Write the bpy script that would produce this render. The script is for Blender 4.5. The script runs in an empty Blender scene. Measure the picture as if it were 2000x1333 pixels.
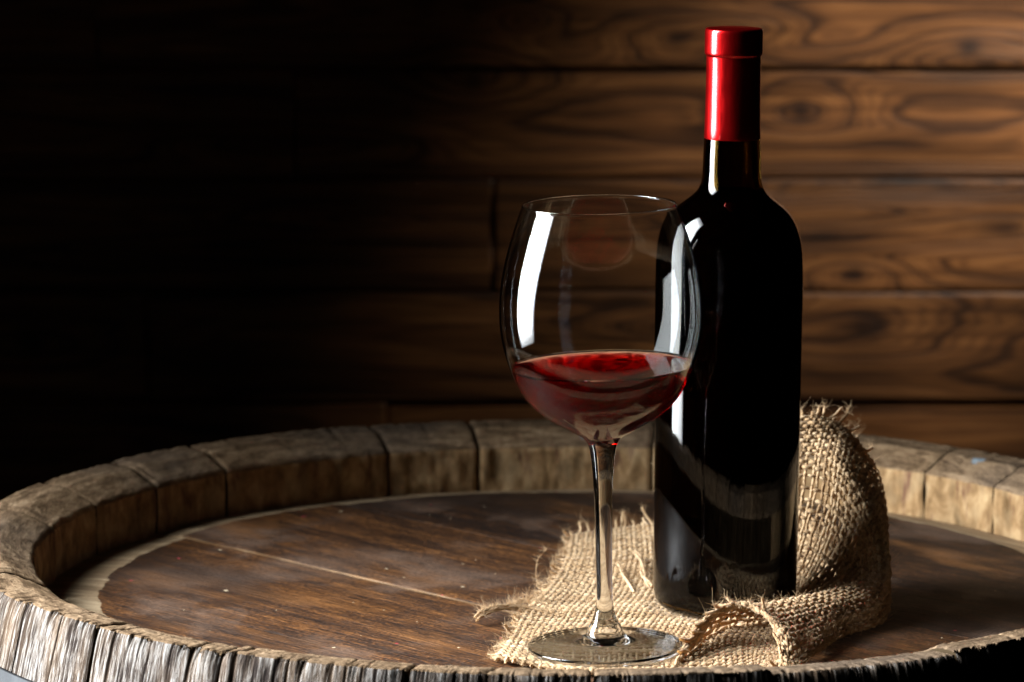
import bpy, math, random
import numpy as np
from mathutils import Vector, Matrix

random.seed(7)
rng = np.random.default_rng(11)
S = bpy.context.scene
COL = S.collection

# ------------------------------------------------------------------ camera
cam_d = bpy.data.cameras.new("camera")
cam = bpy.data.objects.new("camera", cam_d)
COL.objects.link(cam)
cam.location = (0, 0, 0.4746)
cam.rotation_euler = (math.pi / 2 - 0.1611, 0, 0)
cam_d.sensor_width = 36.0
cam_d.lens = 7856.1 / 2000 * 36
cam_d.clip_start = 0.05
cam_d.clip_end = 50
cam_d.dof.use_dof = True
cam_d.dof.focus_distance = 1.975
cam_d.dof.aperture_fstop = 12.0
cam_d.dof.aperture_blades = 8
S.camera = cam

# ------------------------------------------------------------------ world, exposure
W = bpy.data.worlds.new("World")
S.world = W
W.use_nodes = True
bg = W.node_tree.nodes["Background"]
bg.inputs[0].default_value = (0.9, 0.95, 1.0, 1)
bg.inputs[1].default_value = 0.0006
S.view_settings.view_transform = 'Standard'
S.view_settings.look = 'None'
S.view_settings.exposure = 0.0
S.view_settings.gamma = 1.0
S.view_settings.use_curve_mapping = False
try:
    S.cycles.caustics_refractive = True
    S.cycles.caustics_reflective = True
    S.cycles.max_bounces = 24
    S.cycles.transmission_bounces = 20
    S.cycles.glossy_bounces = 8
    S.cycles.diffuse_bounces = 4
    S.cycles.volume_bounces = 1
    S.cycles.transparent_max_bounces = 16
    S.cycles.blur_glossy = 0.3
    S.cycles.sample_clamp_indirect = 6.0
    S.cycles.use_denoising = True
except Exception:
    pass

# ------------------------------------------------------------------ lamps
def look(o, target):
    d = Vector(target) - o.location
    o.rotation_euler = d.to_track_quat('-Z', 'Y').to_euler()

sb = bpy.data.lights.new("softbox", 'AREA')
sb.shape = 'RECTANGLE'
sb.size, sb.size_y = 0.43, 1.22
sb.energy = 48.0
sb.color = (0.93, 0.97, 1.0)
sb.spread = math.radians(94)
sb.use_nodes = True        # a real softbox is brightest in the middle of its cloth
_t = sb.node_tree
_em = [n for n in _t.nodes if n.type == 'EMISSION'][0]
_g = _t.nodes.new('ShaderNodeNewGeometry'); _sx = _t.nodes.new('ShaderNodeSeparateXYZ')
_t.links.new(_g.outputs['Parametric'], _sx.inputs[0])
def _edge(sock):
    a = _t.nodes.new('ShaderNodeMath'); a.operation = 'SUBTRACT'; _t.links.new(sock, a.inputs[0]); a.inputs[1].default_value = 0.5
    b = _t.nodes.new('ShaderNodeMath'); b.operation = 'ABSOLUTE'; _t.links.new(a.outputs[0], b.inputs[0])
    c = _t.nodes.new('ShaderNodeMapRange'); c.interpolation_type = 'SMOOTHSTEP'; _t.links.new(b.outputs[0], c.inputs[0])
    c.inputs[1].default_value = 0.5; c.inputs[2].default_value = 0.34; c.inputs[3].default_value = 0.25; c.inputs[4].default_value = 1.0
    return c.outputs[0]
_m = _t.nodes.new('ShaderNodeMath'); _m.operation = 'MULTIPLY'
_t.links.new(_edge(_sx.outputs[0]), _m.inputs[0]); _t.links.new(_edge(_sx.outputs[1]), _m.inputs[1])
_t.links.new(_m.outputs[0], _em.inputs['Strength'])
sbo = bpy.data.objects.new("softbox", sb)
COL.objects.link(sbo)
sbo.location = (-0.72, 1.97, 0.40)
look(sbo, (0.12, 1.71, 0.10))

sp = bpy.data.lights.new("wall_spot", 'SPOT')
sp.energy = 32.0
sp.color = (1.0, 0.91, 0.79)
sp.spot_size = math.radians(55)
sp.spot_blend = 1.0
sp.shadow_soft_size = 0.035
spo = bpy.data.objects.new("wall_spot", sp)
COL.objects.link(spo)
spo.location = (0.66, 2.78, 0.60)
look(spo, (0.42, 3.15, 0.24))

# ------------------------------------------------------------------ helpers
def tag(o, label=None, cat=None, group=None, kind=None):
    if label: o["label"] = label
    if cat: o["category"] = cat
    if group: o["group"] = group
    if kind: o["kind"] = kind
    return o

def empty(name, loc=(0, 0, 0), rot=(0, 0, 0)):
    o = bpy.data.objects.new(name, None)
    o.empty_display_size = 0.05
    COL.objects.link(o)
    o.location = loc
    o.rotation_euler = rot
    return o

def mesh_obj(name, V, F, mats, parent=None, smooth=True, midx=None, attrs=None):
    """V (n,3) array, F list/array of faces of one size or a list of mixed tuples"""
    me = bpy.data.meshes.new(name)
    V = np.asarray(V, dtype=np.float32)
    if isinstance(F, np.ndarray):
        k = F.shape[1]
        me.vertices.add(len(V)); me.vertices.foreach_set("co", V.ravel())
        me.loops.add(F.size); me.loops.foreach_set("vertex_index", F.astype(np.int32).ravel())
        me.polygons.add(len(F))
        me.polygons.foreach_set("loop_start", np.arange(0, F.size, k, dtype=np.int32))
        try:
            me.polygons.foreach_set("loop_total", np.full(len(F), k, dtype=np.int32))
        except Exception:
            pass
        me.update(calc_edges=True)
    else:
        me.from_pydata([tuple(v) for v in V.tolist()], [], [tuple(f) for f in F])
        me.update()
    if not isinstance(mats, (list, tuple)): mats = [mats]
    for m in mats: me.materials.append(m)
    me.polygons.foreach_set("use_smooth", np.full(len(me.polygons), bool(smooth)))
    if midx is not None:
        me.polygons.foreach_set("material_index", np.asarray(midx, dtype=np.int32))
    if attrs:
        for an, arr in attrs.items():
            a = me.attributes.new(an, 'FLOAT', 'POINT')
            a.data.foreach_set("value", np.asarray(arr, dtype=np.float32))
    me.validate()
    o = bpy.data.objects.new(name, me)
    COL.objects.link(o)
    if parent is not None: o.parent = parent
    return o

def grid_faces(n, m, off=0, close_m=False, close_n=False):
    """faces for an n x m grid of vertices (index i*m+j)"""
    i = np.arange(n if close_n else n - 1); j = np.arange(m if close_m else m - 1)
    I, J = np.meshgrid(i, j, indexing='ij')
    I2 = (I + 1) % n; J2 = (J + 1) % m
    return (np.stack([I * m + J, I2 * m + J, I2 * m + J2, I * m + J2], -1).reshape(-1, 4) + off)

# value noise
_L = rng.random((256, 256)).astype(np.float64)
def vnoise(x, y, seed=0):
    x = np.asarray(x, float) + seed * 17.31; y = np.asarray(y, float) + seed * 9.77
    xi = np.floor(x).astype(int); yi = np.floor(y).astype(int)
    fx = x - xi; fy = y - yi
    fx = fx * fx * fx * (fx * (fx * 6 - 15) + 10); fy = fy * fy * fy * (fy * (fy * 6 - 15) + 10)
    a = _L[xi % 256, yi % 256]; b = _L[(xi + 1) % 256, yi % 256]
    c = _L[xi % 256, (yi + 1) % 256]; d = _L[(xi + 1) % 256, (yi + 1) % 256]
    return (a * (1 - fx) + b * fx) * (1 - fy) + (c * (1 - fx) + d * fx) * fy
def fbm(x, y, seed=0, oct=4, gain=0.5):
    s = 0; a = 1; t = 0
    for k in range(oct):
        s = s + a * vnoise(np.asarray(x) * 2 ** k, np.asarray(y) * 2 ** k, seed + k * 3); t += a; a *= gain
    return s / t

def lerp_profile(P, n):
    """resample a polyline profile with Catmull-Rom"""
    P = np.asarray(P, float)
    Q = np.vstack([2 * P[0] - P[1], P, 2 * P[-1] - P[-2]])
    out = []
    for i in range(len(P) - 1):
        p0, p1, p2, p3 = Q[i], Q[i + 1], Q[i + 2], Q[i + 3]
        for t in np.linspace(0, 1, n, endpoint=False):
            out.append(0.5 * ((2 * p1) + (-p0 + p2) * t + (2 * p0 - 5 * p1 + 4 * p2 - p3) * t * t + (-p0 + 3 * p1 - 3 * p2 + p3) * t ** 3))
    out.append(P[-1])
    return np.array(out)

def lathe(name, prof, mats, parent=None, seg=128, cap0=False, cap1=False, zfun=None):
    """revolve (r,z) rows; profile order bottom->top on the outside gives outward normals"""
    prof = np.asarray(prof, float)
    a = np.linspace(0, 2 * np.pi, seg, endpoint=False)
    R = prof[:, 0][:, None]; Z = np.repeat(prof[:, 1][:, None], seg, 1)
    X = R * np.cos(a); Y = R * np.sin(a)
    V = np.stack([X, Y, Z], -1)
    n = len(prof)
    F = grid_faces(n, seg, close_m=True)[:, ::-1]
    F = [tuple(f) for f in F.tolist()]
    V = V.reshape(-1, 3)
    if cap0: F.append(tuple(range(seg))[::-1])
    if cap1: F.append(tuple((n - 1) * seg + i for i in range(seg)))
    o = mesh_obj(name, V, F, mats, parent)
    return o

def fix_normals(o):
    import bmesh
    bm = bmesh.new(); bm.from_mesh(o.data)
    bmesh.ops.recalc_face_normals(bm, faces=bm.faces)
    bm.to_mesh(o.data); bm.free()

# ------------------------------------------------------------------ node helpers
class NT:
    def __init__(self, name):
        self.m = bpy.data.materials.new(name); self.m.use_nodes = True
        self.t = self.m.node_tree; self.t.nodes.clear()
        self.out = self.n('ShaderNodeOutputMaterial')
    def n(self, typ, **kw):
        nd = self.t.nodes.new(typ)
        for k, v in kw.items():
            setattr(nd, k, v)
        return nd
    def link(self, a, b): self.t.links.new(a, b)
    def val(self, sock, v):
        if hasattr(v, 'node'): self.link(v, sock)
        else: sock.default_value = v
    def mapping(self, vec, scale=(1, 1, 1), rot=(0, 0, 0), loc=(0, 0, 0)):
        m = self.n('ShaderNodeMapping'); self.link(vec, m.inputs[0])
        m.inputs['Scale'].default_value = scale; m.inputs['Rotation'].default_value = rot; m.inputs['Location'].default_value = loc
        return m.outputs[0]
    def noise(self, vec, scale, detail=4, rough=0.5, dist=0.0):
        m = self.n('ShaderNodeTexNoise'); self.link(vec, m.inputs['Vector'])
        m.inputs['Scale'].default_value = scale; m.inputs['Detail'].default_value = detail
        m.inputs['Roughness'].default_value = rough; m.inputs['Distortion'].default_value = dist
        return m.outputs['Fac']
    def ramp(self, fac, stops, interp='LINEAR'):
        r = self.n('ShaderNodeValToRGB'); self.link(fac, r.inputs[0])
        cr = r.color_ramp; cr.interpolation = interp
        while len(cr.elements) < len(stops): cr.elements.new(0.5)
        for e, (p, c) in zip(cr.elements, stops):
            e.position = p
            e.color = (c, c, c, 1) if isinstance(c, (int, float)) else (*c, 1)
        return r.outputs[0]
    def math(self, op, a, b=None, c=None, clamp=False):
        m = self.n('ShaderNodeMath', operation=op, use_clamp=clamp)
        self.val(m.inputs[0], a)
        if b is not None: self.val(m.inputs[1], b)
        if c is not None: self.val(m.inputs[2], c)
        return m.outputs[0]
    def mix(self, fac, a, b, blend='MIX'):
        m = self.n('ShaderNodeMix', data_type='RGBA', blend_type=blend)
        self.val(m.inputs[0], fac)
        for s, v in ((m.inputs[6], a), (m.inputs[7], b)):
            if hasattr(v, 'node'): self.link(v, s)
            else: s.default_value = (*v, 1)
        return m.outputs[2]
    def attr(self, name):
        a = self.n('ShaderNodeAttribute', attribute_name=name); return a.outputs['Fac']
    def bump(self, h, strength=0.5, dist=0.001, normal=None):
        b = self.n('ShaderNodeBump'); self.link(h, b.inputs['Height'])
        b.inputs['Strength'].default_value = strength; b.inputs['Distance'].default_value = dist
        if normal is not None: self.link(normal, b.inputs['Normal'])
        return b.outputs[0]
    def bsdf(self, color=None, rough=0.5, normal=None, **kw):
        p = self.n('ShaderNodeBsdfPrincipled')
        if color is not None:
            if hasattr(color, 'node'): self.link(color, p.inputs['Base Color'])
            else: p.inputs['Base Color'].default_value = (*color, 1)
        self.val(p.inputs['Roughness'], rough)
        if normal is not None: self.link(normal, p.inputs['Normal'])
        for k, v in kw.items():
            self.val(p.inputs[k.replace('_', ' ')], v)
        self.link(p.outputs[0], self.out.inputs[0])
        return p
    def coord(self, which='Object'):
        return self.n('ShaderNodeTexCoord').outputs[which]
    def sep(self, v):
        s = self.n('ShaderNodeSeparateXYZ'); self.link(v, s.inputs[0]); return s.outputs

# ------------------------------------------------------------------ materials
def mat_wall():
    t = NT("dark_stained_plank")
    co = t.coord()
    F = t.attr("ring"); K = t.attr("knot"); R = t.attr("tone")
    nz = t.noise(t.mapping(co, (3.0, 1, 34.0)), 2.2, 4, 0.55)
    fine = t.noise(t.mapping(co, (6, 1, 210)), 2.0, 5, 0.7)
    big = t.noise(t.mapping(co, (4, 1, 14)), 1.3, 2)
    f2 = t.math('MULTIPLY_ADD', nz, 0.55, F)
    band = t.math('FRACT', f2)
    g = t.ramp(band, [(0.0, 0.40), (0.10, 0.74), (0.50, 1.0), (0.84, 0.84), (0.95, 0.42), (1.0, 0.36)], 'EASE')
    streak = t.noise(t.mapping(co, (2.0, 1, 62.0)), 1.6, 4, 0.6)
    g = t.math('MULTIPLY', g, t.ramp(t.math('FRACT', t.math('MULTIPLY', f2, 4.0)), [(0.0, 0.72), (0.3, 1.0), (0.7, 1.0), (1.0, 0.72)], 'EASE'))
    g2 = t.math('MULTIPLY', g, t.math('MULTIPLY_ADD', fine, 1.0, 0.47))
    g2 = t.math('MULTIPLY', g2, t.ramp(streak, [(0.30, 0.34), (0.52, 0.95), (0.75, 1.15)]))
    col = t.ramp(g2, [(0.0, (0.020, 0.0095, 0.006)), (0.35, (0.085, 0.036, 0.0145)), (0.75, (0.215, 0.090, 0.031)), (1.0, (0.32, 0.142, 0.049))])
    col = t.mix(t.math('MULTIPLY', K, 0.92, clamp=True), col, (0.010, 0.006, 0.006))
    tone = t.math('MULTIPLY', R, t.ramp(big, [(0.30, 0.55), (0.70, 1.25)]))
    cc = t.n('ShaderNodeCombineColor')
    for i in range(3): t.link(tone, cc.inputs[i])
    col = t.mix(1.0, col, cc.outputs[0], 'MULTIPLY')
    h = t.math('ADD', t.math('MULTIPLY', g, 0.6), t.math('MULTIPLY', fine, 0.5))
    t.bsdf(col, t.math('MULTIPLY_ADD', g, -0.08, 0.55), t.bump(h, 0.6, 0.0012), Specular_IOR_Level=0.35)
    return t.m

def mat_stave_outer():
    t = NT("weathered_grey_oak")
    ang = t.attr("arc"); zz = t.sep(t.coord())[2]; dep = t.attr("depth")
    cv = t.n('ShaderNodeCombineXYZ'); t.link(ang, cv.inputs[0]); t.link(zz, cv.inputs[1])
    v = cv.outputs[0]
    grain = t.noise(t.mapping(v, (2600, 110, 1)), 1.0, 5, 0.65)
    grain2 = t.noise(t.mapping(v, (600, 48, 1)), 1.0, 4, 0.6)
    patch = t.noise(t.mapping(v, (45, 14, 1)), 1.0, 3)
    g = t.math('ADD', t.math('MULTIPLY', grain, 0.62), t.math('MULTIPLY', grain2, 0.38))
    g = t.math('MULTIPLY_ADD', g, 1.7, -0.33)
    g = t.math('SUBTRACT', g, t.math('MULTIPLY', dep, 0.40))
    col = t.ramp(g, [(0.34, (0.012, 0.007, 0.005)), (0.43, (0.060, 0.046, 0.036)), (0.50, (0.150, 0.134, 0.120)), (0.62, (0.255, 0.245, 0.234))])
    warm = t.ramp(patch, [(0.45, 0.0), (0.70, 0.75)])
    col = t.mix(warm, col, (0.30, 0.19, 0.095), 'MULTIPLY') if False else t.mix(t.math('MULTIPLY', warm, 0.35), col, (0.26, 0.17, 0.10))
    h = t.math('ADD', t.math('MULTIPLY', grain, 0.9), grain2)
    t.bsdf(col, 0.85, t.bump(h, 1.0, 0.0022), Specular_IOR_Level=0.08)
    return t.m

def mat_stave_top():
    t = NT("worn_chime_wood")
    co = t.coord(); arc = t.attr("arc"); rr = t.attr("rad")
    cv = t.n('ShaderNodeCombineXYZ'); t.link(arc, cv.inputs[0]); t.link(rr, cv.inputs[1])
    v = cv.outputs[0]
    a = t.noise(t.mapping(v, (45, 190, 1)), 1.0, 5, 0.65, 0.4)
    b = t.noise(t.mapping(v, (300, 1100, 1)), 1.0, 4, 0.7)
    c = t.noise(co, 9.0, 3)
    g = t.math('ADD', t.math('MULTIPLY', a, 0.6), t.math('MULTIPLY', b, 0.4))
    col = t.ramp(g, [(0.30, (0.030, 0.017, 0.009)), (0.44, (0.112, 0.070, 0.038)), (0.56, (0.250, 0.166, 0.095)), (0.70, (0.46, 0.340, 0.215))])
    col = t.mix(t.ramp(c, [(0.45, 0.0), (0.7, 0.55)]), col, (0.085, 0.068, 0.055))
    flat = t.n('ShaderNodeMapRange'); t.link(rr, flat.inputs[0])
    flat.inputs[1].default_value = 0.3075; flat.inputs[2].default_value = 0.3100
    col = t.mix(t.math('MULTIPLY', flat.outputs[0], 0.62), col, t.mix(1.0, col, (0.50, 0.50, 0.52), 'MULTIPLY'))
    for (mx, my, sx) in ((0.2343, 0.2002, 1.0), (0.0065, 0.2990, 0.8)):
        d = t.n('ShaderNodeVectorMath', operation='DISTANCE'); t.link(t.mapping(co, (1, 1, 0), loc=(-mx, -my, 0)), d.inputs[0])
        q = t.math('ADD', t.math('DIVIDE', d.outputs['Value'], 0.0050 * sx), t.math('MULTIPLY', t.math('SUBTRACT', a, 0.5), 3.0))
        col = t.mix(t.ramp(q, [(0.40, 0.7), (0.80, 0.0)]), col, (0.17, 0.24, 0.29))
    h = t.math('ADD', a, t.math('MULTIPLY', b, 0.7))
    t.bsdf(col, 0.8, t.bump(h, 0.8, 0.0014), Specular_IOR_Level=0.04)
    return t.m

def mat_stave_inner():
    t = NT("wine_stained_oak")
    co = t.coord(); arc = t.attr("arc"); z = t.sep(co)[2]
    cv = t.n('ShaderNodeCombineXYZ'); t.link(arc, cv.inputs[0]); t.link(z, cv.inputs[1])
    v = cv.outputs[0]
    a = t.noise(t.mapping(v, (80, 50, 1)), 1.0, 5, 0.6, 0.3)
    b = t.noise(t.mapping(v, (55, 40, 1)), 1.0, 3)
    s = t.noise(t.mapping(v, (95, 26, 1), loc=(3, 1, 0)), 1.0, 4, 0.6)
    col = t.ramp(a, [(0.28, (0.085, 0.048, 0.019)), (0.50, (0.280, 0.172, 0.082)), (0.70, (0.49, 0.340, 0.180))])
    col = t.mix(t.ramp(b, [(0.50, 0.0), (0.72, 0.5)]), col, (0.32, 0.24, 0.14))
    col = t.mix(t.ramp(s, [(0.58, 0.0), (0.68, 0.7)]), col, (0.085, 0.030, 0.026))
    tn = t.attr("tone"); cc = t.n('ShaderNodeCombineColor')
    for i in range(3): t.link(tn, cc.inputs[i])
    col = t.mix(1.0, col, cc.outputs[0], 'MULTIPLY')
    t.bsdf(col, 0.75, t.bump(a, 0.4, 0.0012), Specular_IOR_Level=0.04)
    return t.m

HEAD_DIR = math.radians(-45.4)
def mat_head():
    t = NT("dark_barrel_head_oak")
    co = t.coord()
    v = t.mapping(co, (1, 1, 1), (0, 0, -HEAD_DIR))
    micro = t.noise(t.mapping(v, (70, 900, 1)), 1.0, 3, 0.7)   # x' runs along the grain
    vs = t.mapping(v, (5, 60, 1))
    a = t.noise(vs, 1.6, 6, 0.62, 0.5)
    b = t.noise(t.mapping(v, (14, 420, 1)), 1.0, 5, 0.65)
    pat = t.noise(co, 11.0, 4, 0.6, 0.3)
    pat2 = t.noise(t.mapping(v, (7, 18, 1), loc=(4, 2, 0)), 1.0, 4, 0.6)
    speck = t.noise(co, 520.0, 2, 0.6)
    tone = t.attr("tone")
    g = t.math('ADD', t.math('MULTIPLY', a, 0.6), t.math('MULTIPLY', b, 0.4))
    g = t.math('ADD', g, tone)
    g = t.math('ADD', g, t.math('MULTIPLY', t.math('SUBTRACT', micro, 0.5), 0.80))
    g = t.math('ADD', g, t.math('MULTIPLY', t.math('SUBTRACT', speck, 0.5), 0.50))
    col = t.ramp(g, [(0.32, (0.008, 0.0032, 0.0014)), (0.46, (0.032, 0.0125, 0.0042)), (0.58, (0.088, 0.0340, 0.0095)), (0.74, (0.19, 0.080, 0.022))])
    dust = t.ramp(pat, [(0.50, 0.0), (0.64, 0.85)])
    dust = t.math('MULTIPLY', dust, t.math('MULTIPLY_ADD', speck, 1.2, 0.2))
    col = t.mix(dust, col, (0.112, 0.068, 0.045))
    col = t.mix(t.ramp(pat2, [(0.54, 0.0), (0.68, 0.5)]), col, (0.19, 0.080, 0.024))
    col = t.mix(t.ramp(t.noise(t.mapping(v, (6, 11, 1), loc=(1, 7, 0)), 1.0, 3, 0.5), [(0.36, 0.72), (0.52, 0.0)]), col, (0.016, 0.0075, 0.004))
    # scattered pale and red flecks
    vo = t.n('ShaderNodeTexVoronoi'); t.link(co, vo.inputs['Vector']); vo.inputs['Scale'].default_value = 95
    fl = t.math('LESS_THAN', vo.outputs['Distance'], t.math('MULTIPLY', t.ramp(t.sep(vo.outputs['Color'])[0], [(0.86, 0.0), (1.0, 1.0)]), 0.13))
    fc = t.mix(t.math('GREATER_THAN', t.sep(vo.outputs['Color'])[1], 0.55), (0.48, 0.38, 0.25), (0.34, 0.035, 0.05))
    col = t.mix(t.math('MULTIPLY', fl, 0.85), col, fc)
    # pale bare margin
    pale = t.ramp(t.math('ADD', t.math('MULTIPLY', a, 0.7), t.math('MULTIPLY', b, 0.3)), [(0.34, (0.075, 0.045, 0.023)), (0.50, (0.22, 0.150, 0.085)), (0.64, (0.42, 0.32, 0.20))])
    rim = t.attr("rim")
    rim = t.ramp(t.math('ADD', rim, t.math('MULTIPLY', t.math('SUBTRACT', t.math('ADD', a, b), 1.0), 0.9)), [(0.42, 0.0), (0.58, 1.0)])
    col = t.mix(rim, col, pale)
    ew = t.attr("edge")
    ewm = t.math('MULTIPLY', ew, t.ramp(t.noise(t.mapping(v, (38, 200, 1)), 1.0, 3), [(0.36, 0.15), (0.56, 1.0)]))
    col = t.mix(ewm, col, (0.36, 0.22, 0.10))
    h = t.math('ADD', t.math('MULTIPLY', a, 0.5), b)
    h = t.math('ADD', h, t.math('ADD', t.math('MULTIPLY', speck, 0.35), t.math('MULTIPLY', micro, 0.5)))
    t.bsdf(col, t.ramp(pat, [(0.35, 0.48), (0.65, 0.70)]), t.bump(h, 0.8, 0.0013), Specular_IOR_Level=0.22)
    return t.m

def mat_glass():
    t = NT("clear_glass")
    p = t.bsdf((0.985, 0.995, 0.99), 0.0, IOR=1.38)
    p.inputs['Transmission Weight'].default_value = 1.0
    return t.m

def mat_wine():
    t = NT("red_wine")
    g = t.n('ShaderNodeBsdfGlass')
    g.inputs['Roughness'].default_value = 0.0
    top = t.attr("surface")
    # towards the air 1.34; against the glass wall the ratio is 1.34/1.5
    t.link(t.math('MULTIPLY_ADD', top, 1.34 - 0.971, 0.971), g.inputs['IOR'])
    t.link(g.outputs[0], t.out.inputs[0])
    v = t.n('ShaderNodeVolumeAbsorption')
    v.inputs['Color'].default_value = (0.86, 0.012, 0.016, 1)
    v.inputs['Density'].default_value = 330.0
    sc = t.n('ShaderNodeVolumeScatter'); sc.inputs['Color'].default_value = (1.0, 0.02, 0.03, 1); sc.inputs['Density'].default_value = 2.6
    ad = t.n('ShaderNodeAddShader'); t.link(v.outputs[0], ad.inputs[0]); t.link(sc.outputs[0], ad.inputs[1])
    t.link(ad.outputs[0], t.out.inputs['Volume'])
    return t.m

def mat_bottle():
    t = NT("dark_amber_green_glass")
    co = t.coord()
    n = t.noise(t.mapping(co, (1, 1, 0.25)), 60, 2)
    p = t.bsdf((0.11, 0.060, 0.009), 0.02, t.bump(n, 0.06, 0.001), IOR=1.37)
    p.inputs['Transmission Weight'].default_value = 1.0
    return t.m

def mat_dark_liquid():
    t = NT("wine_in_bottle")
    t.bsdf((0.0022, 0.0010, 0.0010), 0.5, Specular_IOR_Level=0.0)
    return t.m

def mat_capsule():
    t = NT("red_foil")
    co = t.coord()
    n = t.noise(co, 140, 3)
    n2 = t.noise(t.mapping(co, (1, 1, 0.22)), 130, 3)
    p = t.bsdf((0.50, 0.004, 0.005), t.math('MULTIPLY_ADD', n, 0.10, 0.25), t.bump(n2, 0.55, 0.0009), Specular_IOR_Level=0.5)
    p.inputs['Metallic'].default_value = 0.97
    p.inputs['Coat Weight'].default_value = 0.6
    p.inputs['Coat Roughness'].default_value = 0.13
    return t.m

def mat_metal():
    t = NT("galvanised_hoop")
    co = t.coord()
    n = t.noise(co, 40, 5, 0.6); n2 = t.noise(co, 260, 4, 0.6)
    col = t.ramp(n, [(0.3, (0.026, 0.027, 0.029)), (0.7, (0.046, 0.049, 0.052))])
    t.bsdf(col, t.math('MULTIPLY_ADD', n2, 0.25, 0.65), t.bump(n2, 0.3, 0.0008), Metallic=0.0, Specular_IOR_Level=0.03)
    return t.m

def mat_burlap(name="jute_yarn", dark=1.0):
    t = NT(name)
    co = t.coord(); tone = t.attr("tone"); ply = t.attr("ply")
    n = t.noise(co, 1500, 3, 0.6); n1 = t.noise(co, 120, 3)
    f = t.math('ADD', t.math('MULTIPLY', n, 0.40), t.math('MULTIPLY', tone, 0.38))
    f = t.math('ADD', f, t.math('MULTIPLY', n1, 0.22))
    col = t.ramp(f, [(0.22, (0.235, 0.132, 0.058)), (0.48, (0.46, 0.298, 0.150)), (0.72, (0.68, 0.505, 0.305))])
    p = t.n('ShaderNodeBsdfPrincipled'); t.link(col, p.inputs['Base Color'])
    p.inputs['Roughness'].default_value = 0.75; p.inputs['Specular IOR Level'].default_value = 0.25
    p.inputs['Sheen Weight'].default_value = 0.15
    t.link(t.bump(t.math('ADD', n, ply), 0.7, 0.0004), p.inputs['Normal'])
    tr = t.n('ShaderNodeBsdfTranslucent'); t.link(t.mix(1.0, col, (1.0, 0.80, 0.52), 'MULTIPLY'), tr.inputs[0])
    mx = t.n('ShaderNodeMixShader'); mx.inputs[0].default_value = 0.28
    t.link(p.outputs[0], mx.inputs[1]); t.link(tr.outputs[0], mx.inputs[2]); t.link(mx.outputs[0], t.out.inputs[0])
    return t.m

def mat_crumb():
    t = NT("pale_crumb")
    n = t.noise(t.coord(), 90, 2)
    t.bsdf(t.ramp(n, [(0.4, (0.18, 0.11, 0.06)), (0.6, (0.40, 0.30, 0.18))]), 0.8)
    return t.m

M_WALL = mat_wall(); M_OUT = mat_stave_outer(); M_TOP = mat_stave_top(); M_IN = mat_stave_inner()
M_HEAD = mat_head(); M_GLASS = mat_glass(); M_WINE = mat_wine(); M_BOT = mat_bottle(); M_LIQ = mat_dark_liquid()
M_CAP = mat_capsule(); M_MET = mat_metal(); M_JUTE = mat_burlap(); M_CRUMB = mat_crumb()

# ------------------------------------------------------------------ plank wall behind
WALL_Y = 3.15
wall = tag(empty("plank_wall", (0, WALL_Y, 0)), "wall of wide dark stained horizontal planks with knots behind the barrel", "wall")
# knots seen in the photograph: x, z on the wall, half width, half height, darkness
KNOTS = [(0.358, 0.196, .012, .009, 1.0), (0.372, 0.183, .012, .005, .8), (0.227, 0.146, .010, .009, 1.0), (0.278, -0.026, .022, .014, .95),
         (0.271, 0.017, .010, .007, .85), (0.012, 0.217, .004, .004, .15), (0.128, 0.203, .010, .010, .6),
         (0.39, 0.053, .020, .008, .85), (0.245, 0.046, .022, .005, .8), (0.212, 0.083, .006, .005, .6), (0.180, 0.210, .007, .005, .5),
         (-0.03, 0.172, .010, .012, .8), (-0.06, 0.040, .05, .004, .9), (-0.02, 0.060, .03, .003, .8), (-0.18, 0.120, .02, .006, .6),
         (0.30, 0.0915, .030, .006, 1.0), (0.345, 0.086, .022, .005, .8), (0.36, -0.142, .05, .006, .7), (0.14, -0.03, .02, .006, .7), (0.52, 0.13, .014, .009, 1), (0.60, 0.03, .012, .01, 1),
         (-0.52, 0.15, .014, .009, 1), (-0.38, -0.04, .014, .01, 1), (0.70, 0.21, .014, .009, 1)]
rows = [-0.532, -0.443, -0.354, -0.265, -0.1755, -0.0865, 0.002, 0.092, 0.179, 0.268, 0.357, 0.446, 0.535, 0.624]
splits = {8: [-0.327, 0.66], 7: [-0.171, 0.50], 6: [-0.0145, 0.80], 5: [-0.29, 0.61], 9: [0.47, -0.5], 4: [-0.1, 0.72]}
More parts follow.
